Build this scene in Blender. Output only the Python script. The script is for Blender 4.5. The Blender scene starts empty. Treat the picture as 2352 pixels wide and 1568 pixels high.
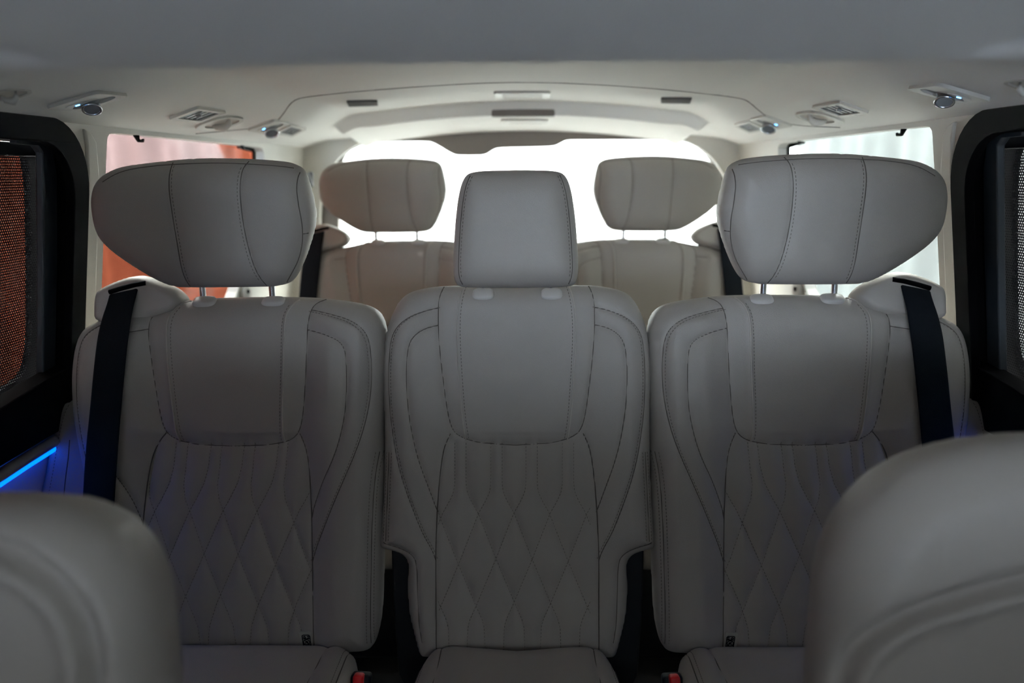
import bpy, bmesh, math, random
import numpy as np
from mathutils import Vector, Matrix, geometry
random.seed(7)
C = bpy.context.scene.collection
SC = bpy.context.scene
ZC = 1.25                                   # height of the camera above the cabin floor
# ---------------------------------------------------------------- camera
F = 1830.0
PITCH = math.atan(391 / F); YAW = math.radians(1.03); ROLL = math.radians(-0.42)
cam_d = bpy.data.cameras.new('camera'); cam = bpy.data.objects.new('camera', cam_d); C.objects.link(cam)
cam_d.sensor_width = 36; cam_d.lens = 36 * F / 2352
CAM = Vector((0.017, 0, ZC))
RM = Matrix.Rotation(YAW, 3, 'Z') @ Matrix.Rotation(math.pi / 2 - PITCH, 3, 'X') @ Matrix.Rotation(ROLL, 3, 'Z')
cam.matrix_world = Matrix.Translation(CAM) @ RM.to_4x4()
cam_d.clip_start = 0.02
cam_d.dof.use_dof = True; cam_d.dof.focus_distance = 1.36; cam_d.dof.aperture_fstop = 28.0 / 12.0
SC.camera = cam
# ---------------------------------------------------------------- world and exposure
SC.view_settings.view_transform = 'Standard'; SC.view_settings.look = 'None'
SC.view_settings.gamma = 1; SC.view_settings.use_curve_mapping = False
SC.view_settings.exposure = 1.05
SC.cycles.max_bounces = 8; SC.cycles.diffuse_bounces = 5; SC.cycles.transparent_max_bounces = 12
SC.cycles.sample_clamp_indirect = 4
W = bpy.data.worlds.new('daylight'); SC.world = W; W.use_nodes = True
nt = W.node_tree; nt.nodes.clear()
def nn(t, typ, **kw):
    n = t.nodes.new(typ)
    for k, v in kw.items(): setattr(n, k, v)
    return n
out = nn(nt, 'ShaderNodeOutputWorld'); bg = nn(nt, 'ShaderNodeBackground'); tc = nn(nt, 'ShaderNodeTexCoord')
sp = nn(nt, 'ShaderNodeSeparateXYZ'); mr = nn(nt, 'ShaderNodeMapRange'); cr = nn(nt, 'ShaderNodeValToRGB')
mr.inputs['From Min'].default_value = -1; mr.inputs['From Max'].default_value = 1
e = cr.color_ramp.elements
FRONT_SKY = (0.27, 0.30, 0.36, 1); REAR_SKY = (9.5, 9.5, 9.2, 1)
e[0].position = 0.25; e[0].color = FRONT_SKY
e[1].position = 0.60; e[1].color = (1.0, 1.0, 0.99, 1)
e2 = e.new(0.85); e2.color = REAR_SKY
nt.links.new(tc.outputs['Generated'], sp.inputs[0]); nt.links.new(sp.outputs['Y'], mr.inputs['Value'])
nt.links.new(mr.outputs[0], cr.inputs[0])
# bright cool patch added to the sky ahead, masked to reach the middle headrest
def band(sock, a, b, lo=0.0, hi=1.0):
    m_ = nn(nt, 'ShaderNodeMapRange', interpolation_type='SMOOTHSTEP')
    for k_, v_ in (('From Min', a), ('From Max', b), ('To Min', lo), ('To Max', hi)): m_.inputs[k_].default_value = v_
    nt.links.new(sp.outputs[sock], m_.inputs['Value']); return m_.outputs[0]
def mul(a, b):
    m_ = nn(nt, 'ShaderNodeMath', operation='MULTIPLY'); nt.links.new(a, m_.inputs[0]); nt.links.new(b, m_.inputs[1]); return m_.outputs[0]
msk = mul(mul(band('X', -.50, -.34), band('X', .04, .20, 1, 0)), mul(band('Z', .08, .17, 1, 0), band('Y', -.8, -.6, 1, 0)))
mxw = nn(nt, 'ShaderNodeMix', data_type='RGBA'); mxw.inputs[7].default_value = (2.4, 2.7, 3.4, 1)
nt.links.new(msk, mxw.inputs[0]); nt.links.new(cr.outputs[0], mxw.inputs[6]); nt.links.new(mxw.outputs[2], bg.inputs[0])
bg.inputs[1].default_value = 5.0
nt.links.new(bg.outputs[0], out.inputs[0])

# ================================================================ helpers
def V3(p): return Vector(p)
def ray(px, py):
    d = RM @ Vector(((px - 1176) / F, -(py - 784) / F, -1)); return CAM, d
def hit_y(px, py, y):
    o, d = ray(px, py); return o + d * ((y - o.y) / d.y)
def hit_z(px, py, z):
    o, d = ray(px, py); return o + d * ((z - o.z) / d.z)
def hit_plane(px, py, p0, n):
    o, d = ray(px, py); return o + d * ((p0 - o).dot(n) / d.dot(n))
def wall_x(z, off=0.0): return 0.75 + 0.15 * (0.085 - (z - ZC)) + off      # half width of the cabin at height z
def hit_wall(px, py, off=0.0):
    o, d = ray(px, py); k = 0.15
    # left side: x = -(0.75+.15*(.085+ZC-z)+off)
    A = 0.75 + k * (0.085 + ZC) + off
    t = (-A + k * o.z - o.x) / (d.x - k * d.z)
    return o + d * t
def sstep(a, b, x):
    t = np.clip((np.asarray(x, float) - a) / (b - a), 0, 1); return t * t * (3 - 2 * t)
def chaikin(P, it=2, closed=False):
    P = [tuple(p) for p in P]
    for _ in range(it):
        Q = []; n = len(P)
        if not closed: Q.append(P[0])
        for i in range(n if closed else n - 1):
            a = np.array(P[i]); b = np.array(P[(i + 1) % n])
            Q.append(tuple(a * .75 + b * .25)); Q.append(tuple(a * .25 + b * .75))
        if not closed: Q.append(P[-1])
        P = Q
    return P
def resample(P, step):
    P = np.array(P, float); s = np.r_[0, np.cumsum(np.linalg.norm(np.diff(P, axis=0), axis=1))]
    n = max(2, int(s[-1] / step) + 1); t = np.linspace(0, s[-1], n)
    return np.stack([np.interp(t, s, P[:, k]) for k in range(P.shape[1])], 1)
def seg_dist(pts, A, B):
    """unsigned distance of pts (N,2) to segments A->B (M,2); nearest point as well"""
    best = np.full(len(pts), 1e9); near = np.zeros_like(pts)
    for a, b in zip(A, B):
        ab = b - a; L = max(ab @ ab, 1e-14)
        t = np.clip(((pts - a) @ ab) / L, 0, 1)
        q = a + t[:, None] * ab
        d = ((pts - q) ** 2).sum(1)
        m = d < best; best[m] = d[m]; near[m] = q[m]
    return np.sqrt(best), near
def inside(pts, poly):
    poly = np.asarray(poly); x, y = pts[:, 0], pts[:, 1]; c = np.zeros(len(pts), bool); j = len(poly) - 1
    for i in range(len(poly)):
        xi, yi = poly[i]; xj, yj = poly[j]
        if abs(yj - yi) > 1e-12:
            c ^= ((yi > y) != (yj > y)) & (x < (xj - xi) * (y - yi) / (yj - yi) + xi)
        j = i
    return c
def sdf(pts, poly):
    poly = np.asarray(poly, float)
    d, q = seg_dist(pts, poly, np.roll(poly, -1, 0)); s = inside(pts, poly)
    return np.where(s, d, -d), q
def line_dist(pts, lines):
    best = np.full(len(pts), 1e3)
    for L in lines:
        L = np.asarray(L, float); lo = L.min(0) - .06; hi = L.max(0) + .06
        m = (pts[:, 0] > lo[0]) & (pts[:, 0] < hi[0]) & (pts[:, 1] > lo[1]) & (pts[:, 1] < hi[1])
        if m.any():
            d, _ = seg_dist(pts[m], L[:-1], L[1:]); best[m] = np.minimum(best[m], d)
    return best

# ---------------------------------------------------------------- materials
MATS = {}
def mat(name, col, rough=.6, metal=0, spec=.5, bump=0, bscale=300, var=0, emit=None, estr=0, coat=0):
    m = bpy.data.materials.new(name); m.use_nodes = True; t = m.node_tree; p = t.nodes['Principled BSDF']
    p.inputs['Base Color'].default_value = (*col, 1); p.inputs['Roughness'].default_value = rough
    p.inputs['Metallic'].default_value = metal; p.inputs['Specular IOR Level'].default_value = spec
    if coat: p.inputs['Coat Weight'].default_value = coat
    if emit: p.inputs['Emission Color'].default_value = (*emit, 1); p.inputs['Emission Strength'].default_value = estr
    co = nn(t, 'ShaderNodeTexCoord')
    if bump:
        v = nn(t, 'ShaderNodeTexVoronoi'); v.inputs['Scale'].default_value = bscale
        b = nn(t, 'ShaderNodeBump'); b.inputs['Strength'].default_value = bump; b.inputs['Distance'].default_value = .001
        t.links.new(co.outputs['Object'], v.inputs['Vector']); t.links.new(v.outputs['Distance'], b.inputs['Height'])
        t.links.new(b.outputs[0], p.inputs['Normal'])
    if var:
        n = nn(t, 'ShaderNodeTexNoise'); n.inputs['Scale'].default_value = 6; n.inputs['Detail'].default_value = 3
        mx = nn(t, 'ShaderNodeMix', data_type='RGBA'); mx.inputs[6].default_value = (*[c * (1 - var) for c in col], 1)
        mx.inputs[7].default_value = (*[min(1, c * (1 + var)) for c in col], 1)
        t.links.new(co.outputs['Object'], n.inputs['Vector']); t.links.new(n.outputs[0], mx.inputs[0])
        t.links.new(mx.outputs[2], p.inputs['Base Color'])
    MATS[name] = m; return m
LEATHER = mat('cream_leather', (.34, .308, .272), .48, spec=.4, bump=.25, bscale=900, var=.04)
SEAMM = mat('seam_shade', (.10, .085, .07), .8)  # dark tubes along the seams, their colour also carries the shade of the grooves
STITCH = mat('stitch_thread', (.16, .14, .12), .8)
WELT = mat('piping_leather', (.42, .38, .33), .5)
LINER = mat('headliner_fabric', (.78, .765, .725), .95, spec=.1, bump=.4, bscale=1400, var=.02)
TRIMC = mat('cream_plastic', (.50, .48, .43), .55, bump=.15, bscale=1200)
TRIMD = mat('taupe_trim', (.16, .14, .125), .8)
BLACK = mat('black_plastic', (.005, .006, .008), .5, spec=.3, bump=.2, bscale=1500)
BLACKM = mat('matt_black_trim', (.0015, .0015, .002), .8, spec=.06)
SLATE = mat('slate_trim', (.035, .042, .048), .5)
BELT = mat('belt_webbing', (.006, .008, .011), .75, spec=.15, bump=.5, bscale=1200)
CARPET = mat('dark_carpet', (.012, .012, .014), .95, bump=.6, bscale=500)
CHROME = mat('chrome', (.75, .77, .8), .18, metal=1)
SATIN = mat('satin_grey', (.26, .26, .26), .4)
RED = mat('red_plastic', (.55, .004, .008), .35)
GRILLE = mat('dark_grille', (.035, .034, .036), .5)
LENSD = mat('lamp_glass', (.5, .53, .56), .12, metal=.7)
SLOT = mat('slot_grey', (.16, .155, .15), .95, spec=0)
LENS = mat('clear_lens', (.62, .61, .58), .8, spec=.1)
BLUE = mat('blue_light', (.02, .1, .6), .4, emit=(.0, .075, 1), estr=2.4)
POCKET = mat('door_pocket', (.45, .45, .47), .6)
LEDB = mat('blue_led', (.1, .3, .9), .4, emit=(.12, .42, 1), estr=4)
CONC = mat('showroom_floor', (.8, .8, .79), .6, var=.1)
TAG = mat('label_fabric', (.36, .34, .30), .7)
NET = mat('silver_mesh', (.5, .5, .5), .4, metal=.6)
def fabric(name, c1, c2, sc, trans=.5):
    m = mat(name, c1, 1.0, spec=0); t = m.node_tree; p = t.nodes['Principled BSDF']
    co = nn(t, 'ShaderNodeTexCoord'); n = nn(t, 'ShaderNodeTexNoise'); n.inputs['Scale'].default_value = sc; n.inputs['Detail'].default_value = 6
    mp = nn(t, 'ShaderNodeMapping'); mp.inputs['Scale'].default_value = (1, 1, .35)
    mx = nn(t, 'ShaderNodeMix', data_type='RGBA'); mx.inputs[6].default_value = (*c1, 1); mx.inputs[7].default_value = (*c2, 1)
    t.links.new(co.outputs['Object'], mp.inputs[0]); t.links.new(mp.outputs[0], n.inputs['Vector'])
    t.links.new(n.outputs[0], mx.inputs[0]); t.links.new(mx.outputs[2], p.inputs['Base Color'])
    tl = nn(t, 'ShaderNodeBsdfTranslucent'); ms = nn(t, 'ShaderNodeMixShader'); ms.inputs[0].default_value = trans
    t.links.new(mx.outputs[2], tl.inputs[0]); t.links.new(p.outputs[0], ms.inputs[1]); t.links.new(tl.outputs[0], ms.inputs[2])
    t.links.new(ms.outputs[0], t.nodes['Material Output'].inputs[0])
    return m
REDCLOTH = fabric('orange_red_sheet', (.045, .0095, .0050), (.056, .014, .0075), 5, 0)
PINK = fabric('pale_pink_sheen', (.075, .044, .043), (.088, .066, .069), 4, 0)  # glossy reflection on the orange sheet, put into the colour of an added cloth
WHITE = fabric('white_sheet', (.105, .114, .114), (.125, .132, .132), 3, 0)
WHITER = fabric('rear_white_sheet', (.80, .82, .82), (.88, .89, .89), 3, .7)
def glass_mat(name, tint, refl=.008):
    m = bpy.data.materials.new(name); m.use_nodes = True; t = m.node_tree; t.nodes.clear()
    o = nn(t, 'ShaderNodeOutputMaterial'); mx = nn(t, 'ShaderNodeMixShader'); a = nn(t, 'ShaderNodeBsdfTransparent'); g = nn(t, 'ShaderNodeBsdfGlossy')
    a.inputs[0].default_value = (*tint, 1); g.inputs['Roughness'].default_value = .02; mx.inputs[0].default_value = refl
    t.links.new(a.outputs[0], mx.inputs[1]); t.links.new(g.outputs[0], mx.inputs[2]); t.links.new(mx.outputs[0], o.inputs[0]); return m
GLASS = glass_mat('window_glass', (.93, .96, .95)); DGLASS = glass_mat('tinted_glass', (.70, .70, .71))
def shade_mat():
    m = bpy.data.materials.new('shade_mesh'); m.use_nodes = True; t = m.node_tree; p = t.nodes['Principled BSDF']; o = t.nodes['Material Output']
    p.inputs['Base Color'].default_value = (.05, .05, .053, 1); p.inputs['Roughness'].default_value = .6
    co = nn(t, 'ShaderNodeTexCoord'); s = nn(t, 'ShaderNodeSeparateXYZ'); t.links.new(co.outputs['Object'], s.inputs[0])
    acc = None
    def mth(op, a, b=None):
        n = nn(t, 'ShaderNodeMath', operation=op)
        for i, x in enumerate((a, b)):
            if x is None: continue
            if isinstance(x, float): n.inputs[i].default_value = x
            else: t.links.new(x, n.inputs[i])
        return n.outputs[0]
    zz = mth('MULTIPLY', s.outputs['Z'], 1 / .0044); yy = mth('MULTIPLY', s.outputs['Y'], 1 / .0052)
    row = mth('MULTIPLY', mth('FLOOR', zz), .5)
    fy = mth('SUBTRACT', mth('FRACT', mth('ADD', yy, row)), .5); fz = mth('SUBTRACT', mth('FRACT', zz), .5)
    r = mth('SQRT', mth('ADD', mth('MULTIPLY', fy, fy), mth('MULTIPLY', fz, fz)))
    hole = mth('LESS_THAN', r, .28)
    tr = nn(t, 'ShaderNodeBsdfTransparent'); mx = nn(t, 'ShaderNodeMixShader')
    t.links.new(hole, mx.inputs[0]); t.links.new(p.outputs[0], mx.inputs[1]); t.links.new(tr.outputs[0], mx.inputs[2])
    t.links.new(mx.outputs[0], o.inputs[0]); return m
SHADE = shade_mat()
SHROUD = mat('beige_plastic', (.40, .365, .32), .5, bump=.15, bscale=1200)
SLEEVE = mat('sleeve_plastic', (.50, .47, .43), .4)

# ---------------------------------------------------------------- object helpers
def empty(name, loc, label=None, cat=None, group=None):
    o = bpy.data.objects.new(name, None); C.objects.link(o); o.location = loc; o.empty_display_size = .05
    tag(o, label, cat, group); return o
def tag(o, label=None, cat=None, group=None, kind=None):
    if label: o['label'] = label
    if cat: o['category'] = cat
    if group: o['group'] = group
    if kind: o['kind'] = kind
    return o
def link_mesh(name, verts, faces, m, parent=None, smooth=True, normals=None, auto=None):
    org = parent_origin(parent)
    me = bpy.data.meshes.new(name)
    vv = np.asarray(verts, float) - np.array(org)
    me.from_pydata([tuple(v) for v in vv], [], [tuple(int(i) for i in f) for f in faces]); me.update()
    if smooth: me.polygons.foreach_set('use_smooth', [True] * len(me.polygons))
    me.materials.append(m)
    if auto is not None: me.set_sharp_from_angle(angle=math.radians(auto))
    if normals is not None: me.normals_split_custom_set_from_vertices([tuple(n) for n in normals])
    o = bpy.data.objects.new(name, me); C.objects.link(o)
    if parent: o.parent = parent
    return o
def parent_origin(p):
    v = Vector((0, 0, 0))
    while p is not None:
        v = v + p.location; p = p.parent
    return v
class MB:
    def __init__(s): s.v = []; s.f = []
    def add(s, v, f):
        k = len(s.v); s.v += [tuple(x) for x in v]; s.f += [tuple(i + k for i in q) for q in f]
    def box(s, c, sz, R=None):
        c = Vector(c); v = []
        for i in (-1, 1):
            for j in (-1, 1):
                for k in (-1, 1):
                    q = Vector((i * sz[0] / 2, j * sz[1] / 2, k * sz[2] / 2)); v.append(c + (R @ q if R else q))
        s.add(v, [(0, 1, 3, 2), (4, 6, 7, 5), (0, 4, 5, 1), (2, 3, 7, 6), (0, 2, 6, 4), (1, 5, 7, 3)])
    def tube(s, P, r, n=6, up=Vector((0, 0, 1)), cap=True, sx=1.0):
        P = [Vector(p) for p in P]; k0 = len(s.v); rings = []
        rr = r if hasattr(r, '__len__') else [r] * len(P)
        for i, p in enumerate(P):
            t = (P[min(i + 1, len(P) - 1)] - P[max(i - 1, 0)]).normalized()
            u = up if abs(t.dot(up)) < .95 else Vector((1, 0, 0))
            a = t.cross(u).normalized(); b = a.cross(t).normalized()
            rings.append([p + a * math.cos(2 * math.pi * j / n) * rr[i] * sx + b * math.sin(2 * math.pi * j / n) * rr[i] for j in range(n)])
        for q in rings: s.v += [tuple(x) for x in q]
        for i in range(len(P) - 1):
            for j in range(n):
                a = k0 + i * n + j; b = k0 + i * n + (j + 1) % n; s.f.append((a, b, b + n, a + n))
        if cap:
            s.f.append(tuple(k0 + j for j in range(n))[::-1]); k = k0 + (len(P) - 1) * n; s.f.append(tuple(k + j for j in range(n)))
    def build(s, name, m, parent=None, smooth=False, auto=None):
        return link_mesh(name, s.v, s.f, m, parent, smooth or auto is not None, auto=auto)

def bevel(o, w=.004, seg=3, ang=40):
    b = o.modifiers.new('bevel', 'BEVEL'); b.width = w; b.segments = seg; b.limit_method = 'ANGLE'; b.angle_limit = math.radians(ang)
    o.data.polygons.foreach_set('use_smooth', [True] * len(o.data.polygons)); return o

def plate(name, loops, f3, m, thick, parent=None, bev=0, kind=None):
    """flat plate with holes; loops = [outer, hole, ...] of 2D points, f3(p, w) -> world point"""
    tess = geometry.tessellate_polygon([[Vector((p[0], p[1], 0)) for p in L] for L in loops])
    flat = [p for L in loops for p in L]; n = len(flat)
    v = [f3(p, 0) for p in flat] + [f3(p, thick) for p in flat]
    f = [tuple(t) for t in tess] + [tuple(i + n for i in t[::-1]) for t in tess]
    k = 0
    for L in loops:
        for i in range(len(L)):
            a = k + i; b = k + (i + 1) % len(L); f.append((a, b, b + n, a + n))
        k += len(L)
    o = link_mesh(name, v, f, m, parent, smooth=False)
    bm = bmesh.new(); bm.from_mesh(o.data); bmesh.ops.recalc_face_normals(bm, faces=bm.faces); bm.to_mesh(o.data); bm.free()
    if kind: o['kind'] = kind
    if bev:
        o.data.polygons.foreach_set('use_smooth', [True] * len(o.data.polygons)); o.data.set_sharp_from_angle(angle=math.radians(50))
    return o

class Frame:
    def __init__(s, O, U, V, W): s.O, s.U, s.V, s.W = Vector(O), Vector(U).normalized(), Vector(V).normalized(), Vector(W).normalized()
    def p(s, u, v, w=0): return s.O + s.U * u + s.V * v + s.W * w
    def px(s, x, y, w=0):
        q = hit_plane(x, y, s.O + s.W * w, s.W) - s.O; return (q.dot(s.U), q.dot(s.V))
    def arr(s, uv, w):
        return np.array(s.O)[None] + uv[:, :1] * np.array(s.U)[None] + uv[:, 1:2] * np.array(s.V)[None] + np.asarray(w)[:, None] * np.array(s.W)[None]

def pad(parent, fr, outline, hf, h, back, Rb, m, name, regions=()):
    """upholstered pad: front relief hf(uv, d), rounded back; regions = [(name, polygon, label)] become parts of their own"""
    outline = np.asarray(outline, float)
    lo = outline.min(0) - 2 * h; hi = outline.max(0) + 2 * h
    nx = int((hi[0] - lo[0]) / h) + 1; ny = int((hi[1] - lo[1]) / h) + 1
    X, Y = np.meshgrid(lo[0] + np.arange(nx) * h, lo[1] + np.arange(ny) * h, indexing='ij')
    P = np.stack([X.ravel(), Y.ravel()], 1); d, q = sdf(P, outline)
    keep = d > -.6 * h; snap = keep & (d < .35 * h); P[snap] = q[snap]; d[snap] = 0; d = np.maximum(d, 0)
    idx = -np.ones(len(P), int); idx[keep] = np.arange(keep.sum())
    Pk = P[keep]; dk = d[keep]
    I = np.arange(nx * ny).reshape(nx, ny)
    q4 = np.stack([I[:-1, :-1], I[1:, :-1], I[1:, 1:], I[:-1, 1:]], -1).reshape(-1, 4)
    kk = keep[q4]; full = q4[kk.all(1)]; faces = [tuple(idx[f]) for f in full]
    for f, k in zip(q4[kk.sum(1) == 3], kk[kk.sum(1) == 3]): faces.append(tuple(idx[f[k]]))
    n = len(Pk)
    wf = hf(Pk, dk); wb = -back * np.sqrt(np.clip(1 - (1 - np.minimum(dk / Rb, 1)) ** 2, 0, 1))
    same = dk <= 1e-9; wf = np.where(same, 0, wf); wb = np.where(same, 0, wb)
    A = fr.arr(Pk, wf); B = fr.arr(Pk, wb)
    bi = np.where(same, np.arange(n), n + np.arange(n))
    allv = np.concatenate([A, B]); nf = len(faces)
    backf = [tuple(bi[list(f[::-1])]) for f in faces]
    # bridge the few boundary edges which were not snapped
    cnt = {}
    for f in faces:
        for a, b in zip(f, f[1:] + f[:1]): cnt[(a, b)] = 1
    side = [(a, bi[a], bi[b], b) for (a, b) in cnt if (b, a) not in cnt and not (same[a] and same[b])]
    side = [tuple(dict.fromkeys(s)) for s in side]; side = [s for s in side if len(s) > 2]
    F_ = faces + backf + side
    flip = fr.U.cross(fr.V).dot(fr.W) < 0
    if flip: F_ = [f[::-1] for f in F_]
    me = bpy.data.meshes.new('tmp'); me.from_pydata([tuple(v) for v in allv], [], [tuple(int(i) for i in f) for f in F_]); me.update()
    N = np.zeros(len(allv) * 3); me.vertices.foreach_get('normal', N); N = N.reshape(-1, 3); bpy.data.meshes.remove(me)
    cen = np.array([Pk[list(f)].mean(0) for f in faces]); lab = np.zeros(nf, int)
    for k, r in enumerate(regions): lab[inside(cen, r[1])] = k + 1
    res = []
    for k in range(len(regions) + 1):
        fs = [F_[i] for i in range(nf) if lab[i] == k]
        if k == 0: fs = fs + F_[nf:]
        if not fs: res.append(None); continue
        used = np.unique(np.concatenate([np.array(f) for f in fs])); mp = {int(u): i for i, u in enumerate(used)}
        o = link_mesh(name if k == 0 else regions[k - 1][0], allv[used], [tuple(mp[int(i)] for i in f) for f in fs], m, parent, True, N[used])
        if k and len(regions[k - 1]) > 2 and regions[k - 1][2]: o['label'] = regions[k - 1][2]
        res.append(o)
    def surf(uv, lift=0.0):
        uv = np.asarray(uv, float); dd, _ = sdf(uv, outline); return fr.arr(uv, hf(uv, np.maximum(dd, 0)) + lift)
    return res, surf
def round_edge(d, R, top, p=2.0): return top * (1 - (1 - np.minimum(d / R, 1)) ** p) ** (1 / p)
def seam_tubes(lines, surf, r, name, m, parent, lift=0.0003, step=.006, n=5, outline=None):
    for L in lines:
        uv = resample(L, step)
        if outline is not None:
            d, _ = sdf(uv, outline); uv = uv[d > .002]
            if len(uv) < 2: continue
        mb = MB(); mb.tube(surf(uv, lift), r, n, up=Vector((0, -1, 0))); mb.build(name, m, parent, smooth=True)
def stitches(lines, surf, name, m, parent, ln=.0034, gap=.0026, r=.0006, clip=None, lift=.0004, one=False):
    if not one and len(lines) > 1:
        for L in lines: stitches([L], surf, name, m, parent, ln, gap, r, clip, lift)
        return
    v = []; f = []
    for L in lines:
        uv = resample(L, ln + gap)
        if len(uv) < 3: continue
        a = uv[:-1]; b = a + (uv[1:] - a) * (ln / (ln + gap))
        if clip is not None:
            ok = inside(a, clip) & inside(b, clip); a = a[ok]; b = b[ok]
            if not len(a): continue
        A = surf(a, lift); B = surf(b, lift); T = B - A; T /= np.maximum(np.linalg.norm(T, axis=1), 1e-9)[:, None]
        n0 = np.array([0, -1, 0]); S = np.cross(T, n0); S /= np.maximum(np.linalg.norm(S, axis=1), 1e-9)[:, None]; Nn = np.cross(S, T)
        for p0, p1, s_, n_ in zip(A, B, S * r, Nn * r):
            k = len(v); v += [p0 - s_, p0 + n_, p0 + s_, p0 - n_, p1 - s_, p1 + n_, p1 + s_, p1 - n_]
            f += [(k, k + 1, k + 5, k + 4), (k + 1, k + 2, k + 6, k + 5), (k + 2, k + 3, k + 7, k + 6), (k + 3, k, k + 4, k + 7), (k, k + 3, k + 2, k + 1), (k + 4, k + 5, k + 6, k + 7)]
    return link_mesh(name, v, f, m, parent, smooth=False)
def dup(root, mirror=False, move=(0, 0, 0), label=None, group=None, skip=()):
    def cp(o, par):
        c = o.copy(); C.objects.link(c)
        if par is not None: c.parent = par
        for ch in o.children:
            if ch.name.split('.')[0] in skip: continue
            cp(ch, c)
        return c
    r = cp(root, None)
    if mirror: r.location.x = -root.location.x; r.scale.x = -1
    r.location = r.location + Vector(move)
    if label: r['label'] = label
    if group: r['group'] = group
    return r
def rrect(x0, x1, y0, y1, r, n=6):
    P = []
    for cx, cy, a0 in ((x1 - r, y1 - r, 0), (x0 + r, y1 - r, 90), (x0 + r, y0 + r, 180), (x1 - r, y0 + r, 270)):
        for i in range(n + 1):
            a = math.radians(a0 + 90 * i / n); P.append((cx + r * math.cos(a), cy + r * math.sin(a)))
    return P

# ================================================================ the ceiling shape
def Hc(x, y):
    """headliner height above the camera height"""
    ax = np.abs(x); y = np.asarray(y, float)
    mid = .21 - .15 * ax ** 2
    rail = .085 + .32 * (.75 - ax)
    s = sstep(.50, .60, ax)
    z = mid * (1 - s) + rail * s
    z = z + .004 * np.exp(-((ax - .5) / .03) ** 2)
    # the front part hangs lower and ends in a rounded step
    front = np.minimum(.089 - .012 * ax ** 2, rail + .01) - .007 * np.exp(-((ax - .24) / .022) ** 2) * sstep(.69, .73, y)
    front = front + .010 * np.exp(-((ax - .385) / .016) ** 2) * (1 - sstep(.63, .69, y))
    t = sstep(.70, .80, y)
    z = front * (1 - t) + z * t
    # shallow panel joint, recess and lower strip towards the tailgate
    zr = z - .042 * sstep(2.53, 2.55, y) * (1 - sstep(.545, .585, ax)) - .10 * np.maximum(y - 2.585, 0) * (1 - sstep(.545, .7, ax))
    return zr
def hit_ceil(px, py):
    o, d = ray(px, py); d = d / d.y; t = .3
    while t < 3.2:
        p = o + d * t
        if p.z - ZC > float(Hc(p.x, p.y)): break
        t += .004
    return o + d * t
def ceil_n(p):
    e_ = .01
    gx = float(Hc(p.x + e_, p.y) - Hc(p.x - e_, p.y)) / (2 * e_); gy = float(Hc(p.x, p.y + e_) - Hc(p.x, p.y - e_)) / (2 * e_)
    return Vector((gx, gy, -1)).normalized()          # pointing down into the cabin

def build_ceiling():
    xs = np.unique(np.r_[np.linspace(-.765, .765, 150)]); ys = np.unique(np.r_[np.linspace(-.75, .6, 40), np.linspace(.6, .9, 50), np.linspace(.9, 2.5, 80), np.linspace(2.5, 2.65, 40), np.linspace(2.65, 2.9, 16)])
    X, Y = np.meshgrid(xs, ys, indexing='ij'); Z = Hc(X, Y) + ZC
    v = np.stack([X.ravel(), Y.ravel(), Z.ravel()], 1); ny = len(ys); f = []
    for i in range(len(xs) - 1):
        for j in range(ny - 1):
            a = i * ny + j; f.append((a, a + 1, a + ny + 1, a + ny))
    n = len(v); v2 = v.copy(); v2[:, 2] += .03
    f2 = [tuple(i + n for i in q[::-1]) for q in f]
    o = link_mesh('ceiling', np.concatenate([v, v2]), f + f2, LINER); o['kind'] = 'structure'
build_ceiling()

# ================================================================ body sides
def wallp(off0, side=-1):
    return lambda p, w: (side * (wall_x(p[1], off0 + w)), p[0], p[1])
def wl(px, py, off=0.0):
    q = hit_wall(px, py, off); return (q.y, q.z)
def shift(L, dy=0, dz=0): return [(a + dy, b + dz) for a, b in L]
ZT = ZC + .115
door_hole = rrect(.30, 1.412, .12, ZC + .082, .10)
quarter = chaikin([(1.50, ZC - .37), (1.50, ZC - .1), (1.50, ZC + .05), (1.503, ZC + .072), (1.53, ZC + .076), (1.9, ZC + .076), (2.34, ZC + .074), (2.40, ZC + .070), (2.41, ZC + .03), (2.35, ZC - .15), (2.27, ZC - .32), (2.22, ZC - .37), (2.0, ZC - .38)], 1, True)
fwin = rrect(-.50, .02, ZC - .28, ZC + .02, .06)
for side, nm in ((-1, 'left'), (1, 'right')):
    plate('wall_' + nm, [[(-.95, 0), (3.0, 0), (3.0, ZT), (-.95, ZT)], door_hole, quarter, fwin], wallp(0, side), TRIMC, .03, kind='structure')
# window panes of the quarter lights and front side windows
n_win = 1
for side in (-1, 1):
    for (y0, y1, z0, z1, gm) in ((1.48, 2.46, ZC - .39, ZC + .09, GLASS), (-.63, .11, ZC - .31, ZC + .04, DGLASS)):
        plate('window_%d' % n_win, [[(y0, z0), (y1, z0), (y1, z1), (y0, z1)]], wallp(.032, side), gm, .004, kind='structure'); n_win += 1
# pillar cover crease in front of the quarter light: a slim raised pillar trim
k = 1
for side in (-1, 1):
    L = [(1.43, ZC - .60), (1.468, ZC - .60), (1.470, ZC - .2), (1.468, ZC + .0), (1.456, ZC + .055), (1.436, ZC + .072), (1.415, ZC + .078), (1.425, ZC + .05), (1.43, ZC + 0)]
    o = plate('trim_%d' % k, [L], wallp(-.006, side), TRIMC, .010, kind='structure', bev=1); bevel(o, .004); k += 1
    L = [(2.26, ZC + .080), (2.41, ZC + .076), (2.43, ZC + .03), (2.37, ZC - .15), (2.29, ZC - .32), (2.275, ZC - .32), (2.338, ZC - .15), (2.396, ZC + .03), (2.385, ZC + .060), (2.26, ZC + .068)]
    o = plate('trim_%d' % k, [L], wallp(.026, side), BLACKM, .004, kind='structure'); k += 1
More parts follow.
